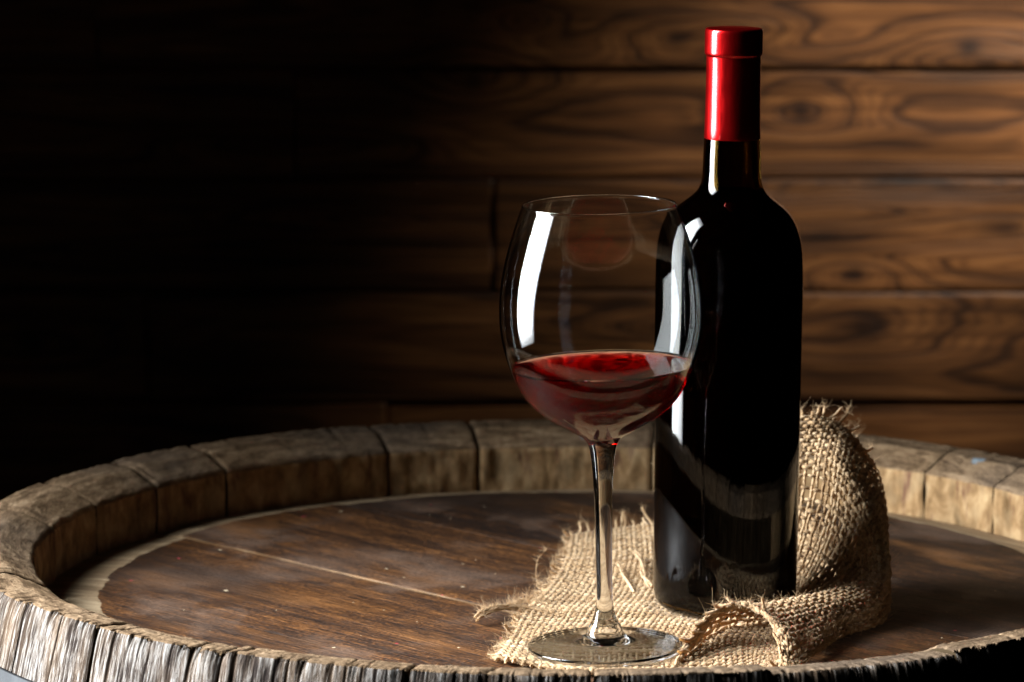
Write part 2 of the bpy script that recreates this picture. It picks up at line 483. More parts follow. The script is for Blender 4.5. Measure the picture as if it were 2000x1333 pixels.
for ri in range(len(rows) - 1):
    z0, z1 = rows[ri] + 0.0002, rows[ri + 1] - 0.0002
    xs = [-0.95] + sorted(splits.get(ri, [-0.4 + 0.23 * (ri % 3), 0.5])) + [1.15]
    for k in range(len(xs) - 1):
        x0, x1 = xs[k] + 0.00015, xs[k + 1] - 0.00015
        vis = 3 <= ri <= 9
        step = 0.0035 if vis else 0.012
        nx = max(3, int((x1 - x0) / step)); nz = max(4, int((z1 - z0) / step))
        X, Z = np.meshgrid(np.linspace(x0, x1, nx), np.linspace(z0, z1, nz), indexing='ij')
        sd = ri * 7 + k * 3
        zc = (z0 + z1) / 2 + (vnoise(ri * 3.3, k * 1.7, 5) - .5) * 0.05
        arch = (vnoise(X * 1.5 + sd, X * 0, 31) - 0.5) * 3.4
        F = arch * 0.7 + (np.abs(Z - zc - 0.012 * (vnoise(X * 5, X * 0 + sd, 8) - .5)) / 0.0445) ** 1.8 * 1.2
        F = F + (fbm(X * 2.2 + sd * 1.3, Z * 26, 40 + sd, 3) - .5) * 1.9
        K = np.zeros_like(X)
        for (kx, kz, kw, kh, kd) in KNOTS:
            q = ((X - kx) / kw) ** 2 + ((Z - kz) / kh) ** 2
            w = np.exp(-q / 5.5)
            wide = np.exp(-(((X - kx) / (kw * 5.0)) ** 2 + ((Z - kz) / (kh * 2.0)) ** 2))
            F = F + wide * 2.6
            K = np.maximum(K, kd * np.clip(np.exp(-(q * (0.7 + 0.8 * vnoise(X * 60, Z * 90, 3))) / 0.9), 0, 1))
            _ = w
        # dark, dirty, slightly rounded plank edges
        ed = np.minimum(Z - z0, z1 - Z)
        K = np.maximum(K, 0.40 * np.exp(-ed / 0.0010) * (0.1 + 1.1 * vnoise(X * 7, Z * 0 + sd, 19)) + 0.42 * np.exp(-ed / 0.007) * (vnoise(X * 14, Z * 0 + sd, 9)))
        Yv = -0.0018 * (vnoise(X * 9, Z * 40, sd) - .5) + 0.0007 * np.exp(-ed / 0.0010)
        edx = np.minimum(X - x0, x1 - X)
        Yv = Yv + 0.0003 * np.exp(-edx / 0.0010)
        off = (vnoise(ri * 5.1, k * 2.2, 2) - .5) * 0.005
        Vf = np.stack([X, Yv + off, Z], -1).reshape(-1, 3)
        n0 = len(Vf)
        # back face (thickness 18 mm)
        B = np.array([[x0, .018, z0], [x1, .018, z0], [x1, .018, z1], [x0, .018, z1]])
        Fq = [tuple(f) for f in grid_faces(nx, nz).tolist()]
        c00, c10, c11, c01 = 0, (nx - 1) * nz, (nx - 1) * nz + nz - 1, nz - 1
        Fq += [(n0, n0 + 3, n0 + 2, n0 + 1)]
        Fq += [tuple([n0, n0 + 1] + [i * nz for i in range(nx - 1, -1, -1)])]
        Fq += [tuple([n0 + 2, n0 + 3] + [i * nz + nz - 1 for i in range(nx)])]
        Fq += [tuple([n0 + 3, n0] + list(range(0, nz)))]
        Fq += [tuple([n0 + 1, n0 + 2] + [(nx - 1) * nz + j for j in range(nz - 1, -1, -1)])]
        tone = np.full(n0 + 4, 0.82 + 0.40 * vnoise(ri * 2.9 + 1, k * 3.1, 6))
        mesh_obj("plank", np.vstack([Vf, B]), Fq, M_WALL, wall,
                 attrs={"ring": np.append(F.ravel(), [0] * 4), "knot": np.append(K.ravel(), [0] * 4), "tone": tone})

# ------------------------------------------------------------------ barrel
BX, BY = 0.0371, 2.1007
barrel = tag(empty("wine_barrel", (BX, BY, 0)), "old weathered oak wine barrel standing on end, its head used as a table top", "barrel")
R0, RI, ZC, ZL = 0.327, 0.290, 0.0324, 0.0221
H_BAR = 0.93
def r_out(z):
    zz = (z - ZC) / H_BAR          # 0 .. -1
    return 0.385 - (0.385 - R0) * (2 * (zz + 0.5)) ** 2

# joint angles (degrees, about the barrel axis) read off the rim
def unproj(px, py, z):
    c, s = math.cos(.1611), math.sin(.1611)
    a = (px - 1000) / 7856.1; b = (666.5 - py) / 7856.1
    d = (a, c + b * s, -s + b * c); t = (z - .4746) / d[2]
    return d[0] * t, d[1] * t
def ang_of(px, py, z):
    x, y = unproj(px, py, z); return math.degrees(math.atan2(y - BY, x - BX)) % 360
J = [ang_of(1835, 955, .010), ang_of(1275, 908, .010), ang_of(938, 915, .010), ang_of(755, 920, .010),
     ang_of(413, 955, .010), ang_of(192, 1030, .010), ang_of(110, 1075, .010), ang_of(52, 1183, .030), ang_of(195, 1229, .030)]
J.append(ang_of(1971, 985, .010)); J.append(ang_of(1560, 930, .010))
J = sorted(J)
# fill the rest of the ring in 14-18 degree steps
full = list(J)
gaps = []
for i in range(len(J)):
    a, b = J[i], J[(i + 1) % len(J)] + (360 if i == len(J) - 1 else 0)
    if b - a > 22:
        n = int(round((b - a) / 15.5))
        full += [(a + (b - a) * (q + 0.18 * (random.random() - .5)) / n) % 360 for q in range(1, n)]
J = sorted(full)

def stave(a0, a1, idx):
    a0 += 0.15; a1 -= 0.15
    near = False
    mid = (a0 + a1) / 2 % 360
    near = 185 < mid < 330
    back = 10 < mid < 185
    arc = math.radians(a1 - a0) * R0
    na = max(10, int(arc / (0.0005 if near else 0.0018)))
    prof = []      # (r, z, kind) kind 0 outer, 1 top, 2 inner
    zs_low = np.linspace(-H_BAR + ZC, -0.075, 10)
    for z in zs_low: prof.append((None, z, 0))
    st = 0.0016 if near else 0.004
    for z in np.arange(-0.070, ZC - 0.0020, st): prof.append((None, z, 0))
    prof.append((None, ZC - 0.0009, 0))
    ntop = 22
    for q in np.linspace(0.0, 1, ntop):
        r = R0 - 0.0018 - q * (R0 - 0.0018 - RI - 0.0015)
        if r > 0.3085: z = ZC - 0.0016 * (R0 - r) / (R0 - 0.3085)
        else: z = ZC - 0.0016 - (ZC - 0.0016 - ZL) * (0.3085 - r) / (0.3085 - RI)
        prof.append((r, z, 1))
    for z in list(np.linspace(ZL - 0.0012, -0.004, 9)) + [-0.02, -0.05]: prof.append((RI, z, 2))
    n = len(prof)
    A = np.radians(np.linspace(a0, a1, na))
    s = (A - A[0]) * R0; u = np.linspace(0, 1, na)
    dz = (random.random() - 0.5) * 0.0022
    dr = (random.random() - 0.5) * 0.0016
    if 94 < mid < 106: dz = 0.0010
    V = np.zeros((n, na, 3)); ATT = np.zeros((n, na)); DEP = np.zeros((n, na)); RAD = np.zeros((n, na))
    sd = idx * 3.7
    edge_s = np.minimum(s, s[-1] - s)
    # deep cracks on the outside and across the chime
    ncr = random.randint(1, 3) if near else 1
    cr = [(random.random() * s[-1], 0.0004 + 0.0008 * random.random(), 0.0010 + 0.0030 * random.random(), 0.02 + .06 * random.random()) for _ in range(ncr)]
    fine_cr = [(random.random() * s[-1], random.uniform(.00030, .0006), random.uniform(.5, 1.7), random.uniform(-.05, .03), random.choice((.004, .007, .012, .03))) for _ in range(int(s[-1] / 0.0022) if near else 3)]
    chip = np.clip(fbm(s * 260 + sd * 9, s * 0, 77, 4, .6) - 0.52, 0, 1) * (0.016 if near else 0.004)
    for i, (r, z, kd) in enumerate(prof):
        zz = z
        if kd == 0:
            rr = r_out(z)
            wz = np.exp(-(ZC - z) / 0.15)
            warp = 0.0025 * (vnoise(z * 22 + s * 3, s * 0 + sd, 55) - .5)
            sw = s + warp
            g3 = vnoise(sw * 170, z * 8 + s * 0 + sd, 18)
            g2 = vnoise(sw * 900, z * 120 + s * 0 + sd, 14)
            dep = np.clip(.34 - g2, 0, 1) * 0.9 * np.clip(g3 * 1.8, 0.2, 1) + 0.25 * (vnoise(sw * 60, z * 12 + s * 0 + sd, 19))
            for (fs, fw, fd, fz, fl) in fine_cr:
                wob = fs + 0.0035 * (vnoise(z * 34, fs * 90, 4) - .5)
                dep = dep + fd * np.exp(-((s - wob) / fw) ** 2) * math.exp(-((z - fz) / fl) ** 2)
            for (cs, cw, cd, cl) in cr:
                wob = cs + 0.004 * (vnoise(z * 30, cs * 50, 4) - .5)
                dep = dep + (cd / 0.0011) * np.exp(-((s - wob) / cw) ** 2) * np.exp(-max(0, ZC - z) / cl)
            rr = rr - 0.00055 * dep + dr - 0.0016 * np.exp(-edge_s / 0.0016)
            # crumbled upper arris
            rr = rr - (1.0 if near else 0.35) * np.exp(-(ZC - z) / 0.004) * (0.0008 + chip * 1.1 + 0.0012 * fbm(s * 420, s * 0 + z * 120, 60, 3))
            DEP[i] = np.clip(dep, 0, 1.6)
            zz = z + dz * math.exp(-(ZC - z) / 0.02) + s * 0
        elif kd == 1:
            rough = (fbm(s * 150 + sd, r * 330 + s * 0, 21, 4, .6) - .5)
            pit = np.clip(fbm(s * 420 + sd, r * 700 + s * 0, 27, 3) - .58, 0, 1)
            rr = r + s * 0
            fall = np.clip((r - RI) / (R0 - RI), 0, 1)
            zz = z + dz + rough * 0.0011 - pit * 0.0020 - 0.0012 * np.exp(-edge_s / 0.0009)
            zz = zz - np.exp(-(R0 - 0.0018 - r) / 0.003) * chip * 0.9
            for (cs, cw, cd, cl) in cr:
                wob = cs + 0.006 * (vnoise(r * 120, cs * 50, 4) - .5)
                zz = zz - cd * 0.8 * np.exp(-((s - wob) / (cw * 1.3)) ** 2) * fall
            RAD[i] = r
        else:
            rr = r + 0.0016 * (fbm(s * 90 + sd, z * 70 + s * 0, 33, 4) - .5) * 2 + 0.0010 * np.exp(-edge_s / 0.0009)
            dg = (vnoise(s * 400, z * 15 + s * 0 + sd, 35) < 0.22) * 0.0004
            rr = rr + dg
            zz = z + s * 0
            RAD[i] = r
        V[i, :, 0] = rr * np.cos(A); V[i, :, 1] = rr * np.sin(A); V[i, :, 2] = zz
        ATT[i] = A * R0 + idx * 0.37
    F = grid_faces(n, na)[:, ::-1]
    kinds = np.array([p[2] for p in prof])
    fk = np.repeat(np.maximum(kinds[:-1], kinds[1:]), na - 1)
    # split kinds exactly: transition rows belong to the top
    fk = np.where(np.repeat((kinds[:-1] == 0) & (kinds[1:] == 1), na - 1), 1, fk)
    fk = np.where(np.repeat((kinds[:-1] == 1) & (kinds[1:] == 2), na - 1), 1, fk)
    F = [tuple(f) for f in F.tolist()]
    # radial side walls
    left = [i * na for i in range(n)]; right = [i * na + na - 1 for i in range(n)]
    VV = V.reshape(-1, 3); nv = len(VV)
    VV = np.vstack([VV, VV[left], VV[right]])
    F.append(tuple(range(nv, nv + n))); F.append(tuple(range(nv + 2 * n - 1, nv + n - 1, -1)))
    ext = lambda q: np.concatenate([q.ravel(), q.ravel()[left], q.ravel()[right]])
    midx = list(fk) + [2, 2]     # the joint faces: dirty, dark wood
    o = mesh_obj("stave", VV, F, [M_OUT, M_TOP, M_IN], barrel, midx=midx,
                 attrs={"arc": ext(ATT), "depth": ext(DEP), "rad": ext(RAD), "tone": np.concatenate([np.full(nv, (0.12 if near else 1.0) * random.uniform(0.85, 1.12)), np.full(2 * n, 0.10)])})  # near staves' inner faces coloured darker to dim their reflection in the bottle
    return o
for i in range(len(J)):
    a0 = J[i]; a1 = J[(i + 1) % len(J)]
    if a1 <= a0: a1 += 360
    stave(a0, a1, i)

# hoops
for (zt, hh) in ((-0.0018, 0.040), (-0.125, 0.038), (-0.27, 0.042), (-0.60, 0.042), (-0.75, 0.038), (-0.85, 0.040)):
    pr = []
    for z in np.linspace(zt, zt - hh, 5): pr.append((r_out(z) + 0.0022, z))
    for z in np.linspace(zt - hh, zt, 5): pr.append((r_out(z) + 0.0002, z))
    pr.append(pr[0])
    o = lathe("hoop", pr, M_MET, barrel, 180)
    fix_normals(o)
# head boards
cd, sdn = math.cos(HEAD_DIR), math.sin(HEAD_DIR)
seams = [-0.289, -0.185, -0.065, 0.058, 0.183, 0.289]
for k in range(len(seams) - 1):
    w0, w1 = seams[k] + 0.00006, seams[k + 1] - 0.00006
    nw = int((w1 - w0) / 0.0022)
    nl = 240
    tw = np.linspace(0, 1, nw)
    ed = 0.0016
    w = w0 + (w1 - w0) * tw
    # extra rows close to both edges for the rounded arris
    w = np.unique(np.concatenate([w, [w0 + .0005, w0 + .0010, w0 + .0016, w1 - .0005, w1 - .0010, w1 - .0016]]))
    nw = len(w)
    half = np.sqrt(np.maximum(RI ** 2 - w ** 2, 1e-5)) + 0.001
    Wg = np.repeat(w[:, None], nl, 1)
    Lg = half[:, None] * np.linspace(-1, 1, nl)[None, :]
    X = Lg * cd - Wg * sdn; Y = Lg * sdn + Wg * cd
    rr = np.hypot(X, Y)
    rb = 0.2605 + (random.random() - .5) * 0.006 + (-0.006 if k < 2 else 0)
    th = np.arctan2(Y, X)
    rbn = rb + 0.006 * (fbm(th * 11, th * 0 + k, 3, 4, .6) - .5)
    rim = np.clip((rr - rbn) / 0.003 + 0.5, 0, 1)
    Z = -np.clip(rr - rb, 0, 1) * 0.16
    ee = np.minimum(Wg - w0, w1 - Wg)
    rag = 0.4 + 1.2 * fbm(Lg * 60, Lg * 0 + k, 6, 3)
    Z = Z - 0.0011 * np.exp(-ee / (0.0007 * rag)) * np.where(((k == 1) & (w1 - Wg < 0.03)) | ((k == 2) & (Wg - w0 < 0.03)), 1, 0.03)
    Z = Z + 0.0007 * (fbm(Lg * 7, Wg * 60, 20 + k, 4) - .5) + (random.random() - .5) * 0.0002
    # cupped board
    Z = Z - 0.0006 * ((Wg - (w0 + w1) / 2) / (w1 - w0) * 2) ** 2
    edge = np.zeros_like(Wg)
    if k == 1: edge = np.exp(-((w1 - Wg) / 0.0022) ** 2) * 1.0
    elif k == 2: edge = np.exp(-((Wg - w0) / 0.0008) ** 2) * 0.6
    else: edge = np.exp(-(ee / 0.0008) ** 2) * 0.05
    tone = np.full(Wg.shape, (0.0, 0.0, -0.01, -0.12, -0.12)[k])  # last two, right-hand boards darkened in colour, standing in for bottle and drape shade
    Vt = np.stack([X, Y, Z], -1).reshape(-1, 3)
    Vb = Vt.copy(); Vb[:, 2] = -0.022
    n0 = len(Vt)
    F = [tuple(f) for f in grid_faces(nw, nl)[:, ::-1].tolist()]
    loop = [j for j in range(nl)] + [i * nl + nl - 1 for i in range(1, nw)] + [(nw - 1) * nl + j for j in range(nl - 2, -1, -1)] + [i * nl for i in range(nw - 2, 0, -1)]
    VB = np.array([[Vt[q][0], Vt[q][1], -0.022] for q in loop])
    m = len(loop)
    VT2 = np.array([Vt[q] for q in loop])          # own vertices for the sides keep the arris sharp
    for q in range(m):
        q2 = (q + 1) % m
        F.append((n0 + m + q, n0 + m + q2, n0 + q2, n0 + q))
    F.append(tuple(range(n0, n0 + m)))
    VB = np.vstack([VB, VT2]); m = 2 * m
    z0 = [0] * m
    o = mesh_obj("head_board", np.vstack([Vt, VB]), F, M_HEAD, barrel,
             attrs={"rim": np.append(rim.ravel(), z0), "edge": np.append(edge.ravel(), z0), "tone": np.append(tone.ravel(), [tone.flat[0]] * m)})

# ------------------------------------------------------------------ crumbs on the head
def crumbs():
    V = []; F = []
    r2 = random.Random(5)
    spots = [(540, 1195), (480, 1080), (880, 1015), (905, 1105), (968, 1124), (930, 1097), (705, 1245), (1815, 1262), (1840, 1250), (1985, 1245), (360, 1195), (410, 1235), (815, 1218), (690, 1180), (1725, 1250), (750, 1195)]
    pts = []
    for (px, py) in spots:
        x, y = unproj(px, py, 0); pts.append((x - BX, y - BY, r2.uniform(.0004, .0009)))
    for _ in range(60):
        a = r2.uniform(0, 6.283); q = 0.25 * math.sqrt(r2.random())
        pts.append((q * math.cos(a), q * math.sin(a), r2.uniform(.00015, .0004)))
    for (x, y, s) in pts:
        n0 = len(V)
        for dx, dy, dzz in ((1, 0, .5), (0, 1, .5), (-1, 0, .5), (0, -1, .5), (0.2, 0.1, 1.0), (0, 0, 0)):
            V.append((x + BX + dx * s * r2.uniform(.5, 1.3), y + BY + dy * s * r2.uniform(.5, 1.3), 0.0006 + dzz * s * r2.uniform(.4, .9)))
        for q in range(4):
            F.append((n0 + q, n0 + (q + 1) % 4, n0 + 4)); F.append((n0 + (q + 1) % 4, n0 + q, n0 + 5))
    o = mesh_obj("crumbs", np.array(V), F, M_CRUMB, None, smooth=False)
    tag(o, "tiny pale crumbs and splinters strewn over the dark barrel head", "crumbs", None, "stuff")
crumbs()

# ------------------------------------------------------------------ burlap cloth
cloth = tag(empty("burlap_cloth", (0.1105, 2.043, 0.0)), "frayed piece of coarse beige burlap spread under the glass and gathered around the bottle", "cloth")
BTL = np.array([0.1105, 2.043, 0.0])

def bicubic(C, nu, nv):
    """C (a,b,3) control grid -> function of u in [0,1], v in [0,1] (vectorised)"""
    a, b = C.shape[:2]
    def pad(i, n): return np.clip(i, 0, n - 1)
    def w(t):
        return np.stack([-.5 * t + t ** 2 - .5 * t ** 3, 1 - 2.5 * t ** 2 + 1.5 * t ** 3, .5 * t + 2 * t ** 2 - 1.5 * t ** 3, -.5 * t ** 2 + .5 * t ** 3], -1)
    # extrapolated padding
    P = np.zeros((a + 2, b + 2, 3)); P[1:-1, 1:-1] = C
    P[0, 1:-1] = 2 * C[0] - C[1]; P[-1, 1:-1] = 2 * C[-1] - C[-2]
    P[:, 0] = 2 * P[:, 1] - P[:, 2]; P[:, -1] = 2 * P[:, -2] - P[:, -3]
    def f(u, v):
        u = np.asarray(u, float); v = np.asarray(v, float)
        U = u * (a - 1); Vv = v * (b - 1)
        i = np.clip(np.floor(U).astype(int), 0, a - 2); j = np.clip(np.floor(Vv).astype(int), 0, b - 2)
        wu = w(np.clip(U - i, 0, 1)); wv = w(np.clip(Vv - j, 0, 1))
        out = 0
        for p in range(4):
            for q in range(4):
                out = out + (wu[..., p] * wv[..., q])[..., None] * P[i + p, j + q]
        # linear run-out beyond the sheet (fringe)
        return out
    return f

def arclen_param(fn, n=400):
    """reparametrise t in [0,1] -> even arc length along the average line"""
    t = np.linspace(0, 1, n)
    P = fn(t)
    d = np.linalg.norm(np.diff(P, axis=0), axis=1); s = np.concatenate([[0], np.cumsum(d)])
    return s[-1], (lambda q: np.interp(q, s / s[-1], t))

class Tubes:
    def __init__(self): self.V = []; self.F = []; self.T = []; self.P = []; self.n = 0
    def add(self, P, rad, tone, sides=7, twist=2200.0, ph=0.0, cap=True):
        P = np.asarray(P, float); n = len(P)
        if n < 3: return
        T = np.gradient(P, axis=0); T /= np.linalg.norm(T, axis=1)[:, None] + 1e-12
        up = np.array([0.13, 0.21, 0.97])
        A = np.cross(T, up); bad = np.linalg.norm(A, axis=1) < 0.2
        A[bad] = np.cross(T[bad], np.array([1.0, 0.1, 0]))
        A /= np.linalg.norm(A, axis=1)[:, None] + 1e-12
        # keep the frame from flipping
        for q in range(1, n):
            if np.dot(A[q], A[q - 1]) < 0: A[q] = -A[q]
        B = np.cross(T, A)
        s = np.concatenate([[0], np.cumsum(np.linalg.norm(np.diff(P, axis=0), axis=1))])
        th = np.linspace(0, 2 * np.pi, sides, endpoint=False)
        r = np.broadcast_to(np.asarray(rad, float), (n,))
        ply = np.cos(2 * (th[None, :] - (s * twist)[:, None] * 0.5) + ph)
        rr = r[:, None] * (1 + 0.13 * ply)
        V = P[:, None, :] + rr[..., None] * (np.cos(th)[None, :, None] * A[:, None, :] + np.sin(th)[None, :, None] * B[:, None, :])
        self.V.append(V.reshape(-1, 3)); self.F.append(grid_faces(n, sides, self.n, close_m=True))
        self.T.append(np.full(n * sides, 0.0) + np.broadcast_to(np.asarray(tone, float), (n,)).repeat(sides)); self.P.append((ply * 0.5 + .5).ravel())
        self.n += n * sides
    def build(self, name, mat, parent, origin):
        V = np.vstack(self.V) - origin
        return mesh_obj(name, V, np.vstack(self.F), mat, parent, attrs={"tone": np.concatenate(self.T), "ply": np.concatenate(self.P)})

fuzz_src = []   # (point, normal) samples for loose fibres

def weave_sheet(fn, pu, pv, TB, rad=0.00108, amp=0.00070, fr=(0.004, 0.004, 0.004, 0.004), press=None, seed=0, curl=(0, 0, 0, 0), endscale=None):
    """fn(u,v)->point; threads along u (weft) and along v (warp) in a plain weave; fr = loose ends (u0,u1,v0,v1)"""
    r = np.random.default_rng(100 + seed)
    Lu, _ = arclen_param(lambda t: fn(t, np.full_like(t, .5))); Lv, _ = arclen_param(lambda t: fn(np.full_like(t, .5), t))
    NU = int(round(Lu / pu)); NV = int(round(Lv / pv))      # NU warp threads, NV weft threads
    def normal(u, v):
        e = 1e-3
        a = fn(np.clip(u + e, 0, 1), v) - fn(np.clip(u - e, 0, 1), v); b = fn(u, np.clip(v + e, 0, 1)) - fn(u, np.clip(v - e, 0, 1))
        n = np.cross(a, b); return n / (np.linalg.norm(n, axis=-1)[..., None] + 1e-12)
    for direction in (0, 1):
        N = NV if direction == 0 else NU       # threads in this direction
        X = NU if direction == 0 else NV       # crossings
        L = Lu if direction == 0 else Lv
        for k in range(N):
            ns = max(40, int(X * 4.5))
            t = np.linspace(0, 1, ns)
            jit = (vnoise(t * L * 42 + k * 3.1, t * 0 + k * 7.7 + seed * 5, 50 + direction) - .5) * 0.62 + (r.random() - .5) * 0.30
            c = (k + 0.5 + jit) / N
            c = np.clip(c, 0.001, 0.999)
            u, v = (t, c) if direction == 0 else (c, t)
            P = fn(u, v); n = normal(u, v)
            phase = np.cos(np.pi * (t * X - 0.5)) * (1 if (k % 2 == 0) else -1) * (1 if direction == 0 else -1)
            am = amp * (0.8 + 0.4 * vnoise(t * L * 60, t * 0 + k, 9)); rd = rad * (0.72 + 0.62 * vnoise(t * L * 70 + k * 2.3, t * 0 + k * 1.3, 15 + direction + seed))
            if press is not None:
                f = press(P); am = am * f; P = P - n * 0  # pressed flat under the things standing on it
                P[:, 2] = P[:, 2] - (1 - f) * 0.0007
            rd = rd * (1.12 if direction == 0 else 0.90)
            P = P + n * (am * phase * (1.1 if direction == 0 else 0.85))[:, None]
            # loose ends
            ends = []
            e0, e1 = (fr[0], fr[1]) if direction == 0 else (fr[2], fr[3])
            cu0, cu1 = (curl[0], curl[1]) if direction == 0 else (curl[2], curl[3])
            for side, (ex, cu) in ((0, (e0, cu0)), (1, (e1, cu1))):
                if ex <= 0: continue
                le = ex * (0.35 + 1.1 * r.random()) * (endscale(c[0] if side == 0 else c[-1]) if (endscale and direction == 1) else 1)
                m = max(4, int(le / 0.0009))
                if side == 0: p0 = P[0]; d = P[0] - P[3]
                else: p0 = P[-1]; d = P[-1] - P[-4]
                d = d / (np.linalg.norm(d) + 1e-9)
                up = n[0] if side == 0 else n[-1]
                sidev = np.cross(d, up)
                w1 = r.normal() * 0.28; w2 = r.normal() * 0.30 + cu
                q = np.linspace(0, 1, m + 1)[1:, None] * le
                e = p0 + d * q + sidev * (w1 * q + 0.14 * le * np.sin(q / le * 3.0 + r.random() * 3) * (q / le)) + up * (w2 * q * (q / le))
                e[:, 2] = np.maximum(e[:, 2], 0.0011)
                ends.append((side, e))
            for side, e in ends:
                if side == 0:
                    P = np.vstack([e[::-1], P]); rd = np.concatenate([np.linspace(rad * 0.75, rd[0], len(e)), rd])
                else:
                    P = np.vstack([P, e]); rd = np.concatenate([rd, np.linspace(rd[-1], rad * 0.75, len(e))])
            P[:, 2] = np.maximum(P[:, 2], 0.0010)
            tn = r.random() * 0.8 + 0.1 + 0.35 * (vnoise(np.linspace(0, 1, len(P)) * L * 60, np.zeros(len(P)) + k * 1.9, 23) - .5)
            TB.add(P, rd, tn, sides=7, twist=2600, ph=r.random() * 6)
            if r.random() < 0.95:
                for q in r.integers(0, len(P), 9): fuzz_src.append(P[q])
                for q in (0, 1, len(P) - 1, len(P) - 2): fuzz_src.append(P[q])

# lower sheet: lies on the head, under the foot of the glass and the bottle
YR = [0, 0.18, 0.36, 0.54, 0.76, 1.0]
left = [(-0.0085, 1.930), (0.0005, 1.980), (0.0075, 2.030), (0.0200, 2.080), (0.0290, 2.150), (0.0335, 2.2130)]
front = [(-0.0085, 1.930), (0.0290, 1.9060), (0.0560, 1.9030), (0.0860, 1.9030), (0.1150, 1.9060), (0.1260, 1.9080)]
rightx = [0.126, 0.150, 0.165, 0.172, 0.172, 0.165]
righty = [1.908, 1.965, 2.020, 2.080, 2.140, 2.185]
zoff = np.array([[0, 0, 0, 0, 0, 0], [0, .0, 0, 0, 0, 0], [.0006, 0, 0, 0, 0, 0], [.0020, .0010, 0, 0, 0, 0], [.0010, .0022, .0012, .001, .001, .003], [.0010, .0030, .0070, .0125, .015, .016]])
CA = np.zeros((6, 6, 3))
for j in range(6):
    for i in range(6):
        s = i / 5.0
        x = left[j][0] * (1 - s) + rightx[j] * s
        y = left[j][1] * (1 - s) + righty[j] * s
        if j == 0: x, y = front[i]
        if j == 5: y = [2.213, 2.226, 2.226, 2.214, 2.20, 2.185][i]
        CA[i, j] = (x, y, 0.0020 + zoff[j, i])
fA0 = bicubic(CA, 0, 0)
def fA(u, v):
    P = fA0(u, v)
    P = P.copy()
    P[..., 2] += 0.0009 * (vnoise(P[..., 0] * 55, P[..., 1] * 40, 71) - .35) * 1.6 * press(P)
    return P
GLX, GLY = 0.0463, 1.9480
def press(P):
    d1 = np.hypot(P[..., 0] - GLX, P[..., 1] - GLY); d2 = np.hypot(P[..., 0] - BTL[0], P[..., 1] - BTL[1])
    f1 = np.clip((d1 - 0.036) / 0.008, 0, 1); f2 = np.clip((d2 - 0.034) / 0.008, 0, 1)
    return 0.30 + 0.70 * np.minimum(f1, f2)
TA = Tubes()
weave_sheet(fA, 0.0031, 0.0034, TA, rad=0.00099, fr=(0.0040, 0.002, 0.0028, 0.0070), press=press, seed=1, curl=(0.05, 0, 0.05, 0.55))

# gathered part: stands up behind the bottle, sweeps round its right side and rolls over in front of it
ST = [
 [(-30, 46, 3), (-30, 50, 25), (-30, 53, 50), (-28, 56, 68), (-27, 58, 80), (-26, 60, 85), (-25, 61, 88)],
 [(5, 48, 3), (6, 53, 28), (8, 57, 50), (10, 59, 66), (12, 61, 76), (13, 63, 81), (14, 64, 85)],
 [(26, 46, 3), (33, 50, 25), (38, 53, 50), (41, 56, 70), (44, 58, 78), (46, 60, 86), (49, 62, 93)],
 [(41, 36, 3), (51, 40, 22), (58, 44, 46), (61, 48, 66), (63, 53, 75), (66, 61, 82), (70, 68, 82)],
 [(47, 22, 3), (61, 25, 12), (71, 28, 30), (75, 33, 46), (79, 46, 53), (83, 61, 56), (87, 75, 55)],
 [(47, 8, 3), (60, 8, 7), (73, 8, 14), (80, 9, 24), (84, 16, 28), (86, 27, 26), (87, 36, 18)],
 [(46, -6, 3), (56, -8, 9), (66, -14, 17.5), (73, -20, 17), (78, -23, 12), (80, -25, 7), (81, -26, 2.5)],
 [(38, -26, 3), (42, -32, 11), (46, -40, 18), (51, -50, 15.5), (54, -57, 10), (56, -61, 5), (56, -64, 2.5)],
 [(15, -44, 3), (18, -52, 13), (21, -63, 18.5), (28, -78, 17), (34, -94, 11), (37, -104, 6), (37, -109, 2.5)],
 [(-8, -62, 3), (-5, -68, 15), (5, -76, 21.5), (18, -88, 19.5), (25, -110, 13), (26, -130, 6), (25, -143, 2.5)],
 [(-34, -142, 3), (-24, -110, 10), (-11, -88, 20.0), (5, -80, 23), (17, -94, 18.5), (21, -118, 11), (18, -146, 2.5)],
]
CB = np.array(ST, float) / 1000.0 + BTL
fB0 = bicubic(CB, 0, 0)
# even spacing along the sweep
_sl, _map = arclen_param(lambda t: fB0(t, np.full_like(t, .45)))
def fB(u, v):
    P = fB0(_map(u), v).copy()
    wv = vnoise(u * 16, v * 7, 81) - .5
    P[..., 0] += 0.0016 * wv; P[..., 1] += 0.0016 * (vnoise(u * 14 + 7, v * 9, 82) - .5); P[..., 2] += 0.0012 * wv
    P[..., 2] = np.maximum(P[..., 2], 0.0024)
    return P
TB2 = Tubes()
weave_sheet(fB, 0.0033, 0.0034, TB2, rad=0.00093, amp=0.00068, fr=(0.0, 0.0045, 0.0, 0.0062), seed=2, curl=(0, 0.15, 0, -0.25), endscale=lambda q: 0.55 if q < 0.26 else (1.5 if q < 0.41 else 0.12))

wv1 = TA.build("weave", M_JUTE, cloth, BTL); tag(wv1, kind="stuff")
wv2 = TB2.build("weave_fold", M_JUTE, cloth, BTL); tag(wv2, kind="stuff")

